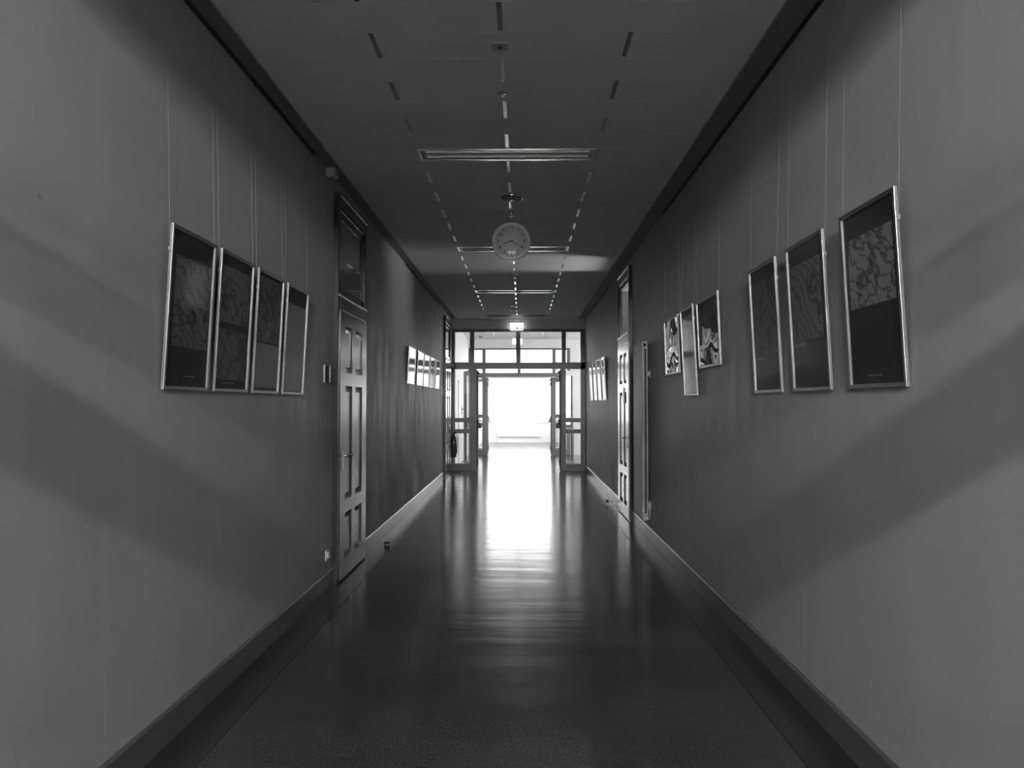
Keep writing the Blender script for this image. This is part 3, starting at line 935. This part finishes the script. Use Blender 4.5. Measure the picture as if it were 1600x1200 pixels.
# exit signs
def exit_sign(label, y, x, zb, h, w):
    r = thing('exit_sign', label, 'exit sign', (x, y, zb))
    obj('sign_housing', MB().box(-w / 2 - 0.006, w / 2 + 0.006, -0.03, 0.03, h, h + 0.022), M['grey_plastic'], r, 0.003)
    obj('lit_panel', MB().box(-w / 2, w / 2, -0.022, 0.022, 0, h), M['sign_lit'], r, 0.004)
    mk = MB()
    y0 = -0.0235
    # arrow head and doorway marks in the lower right of the panel
    mk.prism([(-0.05 * w, 0.15 * h), (0.15 * w, 0.15 * h), (0.11 * w, 0.34 * h), (-0.01 * w, 0.40 * h)], 'y', y0, -0.0215)
    mk.prism([(0.27 * w, 0.15 * h), (0.44 * w, 0.15 * h), (0.45 * w, 0.38 * h), (0.36 * w, 0.30 * h)], 'y', y0, -0.0215)
    obj('pictogram', mk, M['sign_mark'], r)
    st = MB()
    for xx in (-w * 0.3, w * 0.3): st.cyl((xx, 0, h + 0.02), (xx, 0, ZC - zb), 0.006, n=8)
    obj('hanger', st, M['grey_plastic'], r)


exit_sign('lit white exit sign hanging from the ceiling before the glazed screen', 17.30, -0.125, Z(1.662), 0.170, 0.285)
exit_sign('second lit exit sign seen through the glass over the first double doors', 21.9, -0.14, Z(1.70), 0.165, 0.285)

# ------------------------------------------------------------------ radiators
r = thing('radiator', 'tall pale vertical panel radiator on the right wall before the door', 'radiator', (XR, 8.875, 0), pi)
W2, z0, z1 = 0.325, Z(-1.285), Z(0.685)


def rad_panel(x0, x1):
    m = MB()
    m.box(x0, x1, -W2, W2, z0, z1)
    return m


obj('front_panel', rad_panel(0.075, 0.096), M['radiator'], r, 0.008, 3)
obj('rear_panel', rad_panel(0.028, 0.047), M['radiator'], r, 0.008, 3)
fin = MB()
n = 16
for i in range(n):
    y = -W2 + 0.12 + (2 * W2 - 0.24) * i / (n - 1)
    fin.box(0.047, 0.075, y - 0.001, y + 0.001, z0 + 0.05, z1 - 0.05)
obj('convector_fins', fin, M['radiator'], r)
obj('top_cover', MB().box(0.03, 0.095, -W2 + 0.002, W2 - 0.002, z1 - 0.012, z1 + 0.012), M['radiator'], r, 0.006)
pl = MB()
for zz in (z0 + 0.06, z1 - 0.06): pl.cyl((0.061, W2 - 0.03, zz), (0.061, W2 + 0.004, zz), 0.017, n=20)
obj('end_plug', pl, M['radiator'], r)
vb = MB().cyl((0.0625, W2 - 0.012, z0 + 0.02), (0.0625, W2 + 0.006, z0 + 0.02), 0.026, n=20)
obj('blanking_cap', vb, M['radiator'], r)
pp = MB().tube([(0.05, W2 - 0.03, z0 + 0.004), (0.02, W2 - 0.03, z0 + 0.004), (0.012, W2 - 0.03, z0 + 0.016), (0.012, W2 - 0.03, z0 + 0.16)], 0.007)
pp.cyl((0.012, W2 - 0.03, z0 + 0.12), (0.012, W2 - 0.03, z0 + 0.20), 0.011, n=12)
obj('supply_pipe', pp, M['radiator'], r)
for zz in (z0 + 0.14, Z(0.31)):
    obj('wall_mount', MB().box(0.0015, 0.030, W2 - 0.05, W2 - 0.01, zz, zz + 0.05).box(0.0015, 0.008, W2 - 0.06, W2, zz - 0.02, zz + 0.07), M['radiator'], r)

r = thing('radiator', 'wide white radiator under the bright window at the far end', 'radiator', (-0.13, Y_END, 0))
m = MB().box(-0.87, 0.87, -0.075, -0.055, Z(-1.30), Z(-0.83))
obj('front_panel', m, M['radiator_white'], r, 0.006)
m = MB()
for i in range(28):
    x = -0.84 + i * 0.0622
    m.box(x - 0.012, x + 0.012, -0.084, -0.075, Z(-1.27), Z(-0.86))
obj('flutes', m, M['radiator_white'], r, 0.003)
obj('rear_panel', MB().box(-0.87, 0.87, -0.04, -0.02, Z(-1.30), Z(-0.83)), M['radiator_white'], r, 0.006)
for x in (-0.6, 0.6): obj('wall_mount', MB().box(x - 0.02, x + 0.02, -0.058, -0.0015, Z(-1.2), Z(-0.9)), M['radiator_white'], r)
for x in (-0.8, 0.8): obj('supply_pipe', MB().cyl((x, -0.05, 0.001), (x, -0.05, Z(-1.28)), 0.01, n=10), M['radiator_white'], r)

# ------------------------------------------------------------------ wall and floor fittings
def room_sign(label, y0):
    r = thing('room_sign', label, 'room sign', (XL, y0 + 0.092, Z(0.17)))
    obj('sign_plate', MB().box(0, 0.006, -0.085, 0.085, 0.004, 0.141), M['mount_grey'], r)
    for y in (-0.087, 0.087):
        obj('side_clip', MB().box(0, 0.015, y - 0.006, y + 0.006, 0, 0.145), M['alu'], r, 0.003)


room_sign('small room sign with metal sides beside the nearest left door', 6.15)
room_sign('small room sign with metal sides beside the far left door', 15.24)

r = thing('power_socket', 'small pale power socket low on the left wall beside the nearest door', 'socket', (XL, 6.285, Z(-1.275)))
obj('socket_plate', MB().box(0, 0.011, -0.041, 0.041, 0, 0.082), M['white_plastic'], r, 0.004)
obj('socket_insert', MB().lathe([(0.0, 0.016), (0.020, 0.016), (0.022, 0.024), (0.026, 0.024), (0.028, 0.009)], 'x', (0, 0, 0.041), 24), M['white_plastic'], r)

r = thing('wall_sensor', 'small rounded alarm box high on the left wall above the nearest door', 'sensor', (XL, 6.22, Z(1.845)))
obj('sensor_case', MB().box(0, 0.085, -0.055, 0.055, 0, 0.08), M['grey_plastic'], r, 0.014, 4)
obj('sensor_lens', MB().lathe([(0.0, -0.018), (0.014, -0.016), (0.024, -0.006), (0.028, 0.002)], 'z', (0.045, 0, 0.0), 20), M['chrome'], r)

r = thing('door_stop', 'round rubber door stop on the floor beyond the nearest left door', 'door stop', (-1.455, 8.28, 0))
obj('stop_base', MB().lathe([(0.0, 0.0), (0.030, 0.0), (0.030, 0.008), (0.0, 0.008)], 'z', n=24), M['chrome'], r)
obj('rubber_ring', MB().lathe([(0.0, 0.008), (0.024, 0.008), (0.030, 0.016), (0.030, 0.030), (0.024, 0.037), (0.0, 0.037)], 'z', n=24), M['dark'], r)
obj('cap_screw', MB().lathe([(0.0, 0.041), (0.008, 0.040), (0.010, 0.037), (0.0, 0.036)], 'z', n=16), M['chrome'], r)

r = thing('door_stop', 'rod door stop sticking out above the right skirting beyond the right door', 'door stop', (XR - 0.016, 11.70, 0.045), pi)
obj('stop_rod', MB().cyl((0, 0, 0), (0.11, 0, 0), 0.008, n=12).cyl((0, 0, 0), (0.006, 0, 0), 0.022, n=20), M['chrome'], r)
obj('rubber_tip', MB().cyl((0.105, 0, 0), (0.145, 0, 0), 0.024, 0.022, n=20), M['dark'], r)

r = thing('fire_extinguisher', 'dark fire extinguisher hanging low on the left wall by the glazed screen', 'fire extinguisher', (XL, 17.0, Z(-1.18)))
obj('cylinder', MB().lathe([(0.0, 0.0), (0.056, 0.002), (0.062, 0.02), (0.062, 0.41), (0.052, 0.455), (0.026, 0.485), (0.018, 0.50), (0.0, 0.50)], 'z', (0.085, 0, 0), 28), M['red'], r)
obj('valve_head', MB().box(0.06, 0.11, -0.018, 0.018, 0.495, 0.545).box(0.05, 0.15, -0.010, 0.010, 0.540, 0.556), M['dark'], r, 0.004)
obj('hose', MB().tube([(0.11, 0, 0.52), (0.145, 0.0, 0.51), (0.162, 0.01, 0.44), (0.158, 0.012, 0.25), (0.152, 0.01, 0.08)], 0.010), M['dark'], r)
obj('wall_mount', MB().box(0.0015, 0.03, -0.03, 0.03, 0.30, 0.40), M['dark'], r)

# ------------------------------------------------------------------ world, portals, camera
wd = bpy.data.worlds.new('daylight')
scn.world = wd
wd.use_nodes = True
bg = wd.node_tree.nodes['Background']
bg.inputs['Color'].default_value = (1, 1, 1, 1)
bg.inputs['Strength'].default_value = 8.2


def portal(name, loc, rot, sx, sy):
    l = bpy.data.lights.new(name, 'AREA')
    l.shape, l.size, l.size_y = 'RECTANGLE', sx, sy
    l.cycles.is_portal = True
    o = bpy.data.objects.new(name, l)
    COL.objects.link(o)
    o.location, o.rotation_euler = loc, rot


portal('window_daylight', ((XL + XR) / 2, Y_END + 0.16, Z(0.91)), (-pi / 2, 0, 0), 2.9, 3.3)
portal('window_daylight', (-0.1, Y_BACK - 0.16, Z(0.425)), (pi / 2, 0, 0), 2.8, 2.65)
portal('window_daylight', (XR + 0.16, 27.0, Z(0.7)), (0, pi / 2, 0), 2.8, 4.8)  # portal of the unseen window added to brighten the end room
cw = bpy.data.lights.new('classroom_daylight', 'AREA')
cw.shape, cw.size, cw.size_y, cw.energy = 'RECTANGLE', 0.8, 2.6, CLASS_W
co_ = bpy.data.objects.new('classroom_daylight', cw)
COL.objects.link(co_)
co_.location = (3.86, 10.85, Z(0.03))
co_.rotation_euler = (0, pi / 2, 0)
co_.rotation_euler = Vector((-1, -0.15, 0.1)).to_track_quat('-Z', 'Y').to_euler()
portal('window_daylight', (4.64, 20.15, Z(0.52)), (0, pi / 2, 0), 2.45, 4.3)

cam = bpy.data.cameras.new('camera')
cam.sensor_width, cam.lens = 36.0, 27.0
cam.clip_start = 0.05
co = bpy.data.objects.new('camera', cam)
COL.objects.link(co)
co.location = (0, 0, EYE)
co.rotation_euler = (pi / 2 + radians(1.4798), 0, radians(0.7637))
scn.camera = co

vs = scn.view_settings
vs.view_transform = 'Standard'
vs.look = 'None'
vs.gamma = 1.0
vs.use_curve_mapping = False
vs.exposure = 0.0
scn.cycles.max_bounces = 12
scn.cycles.diffuse_bounces = 6
scn.cycles.glossy_bounces = 6
scn.cycles.transparent_max_bounces = 24
scn.cycles.sample_clamp_indirect = 20.0
scn.cycles.caustics_reflective = True
scn.cycles.caustics_refractive = False
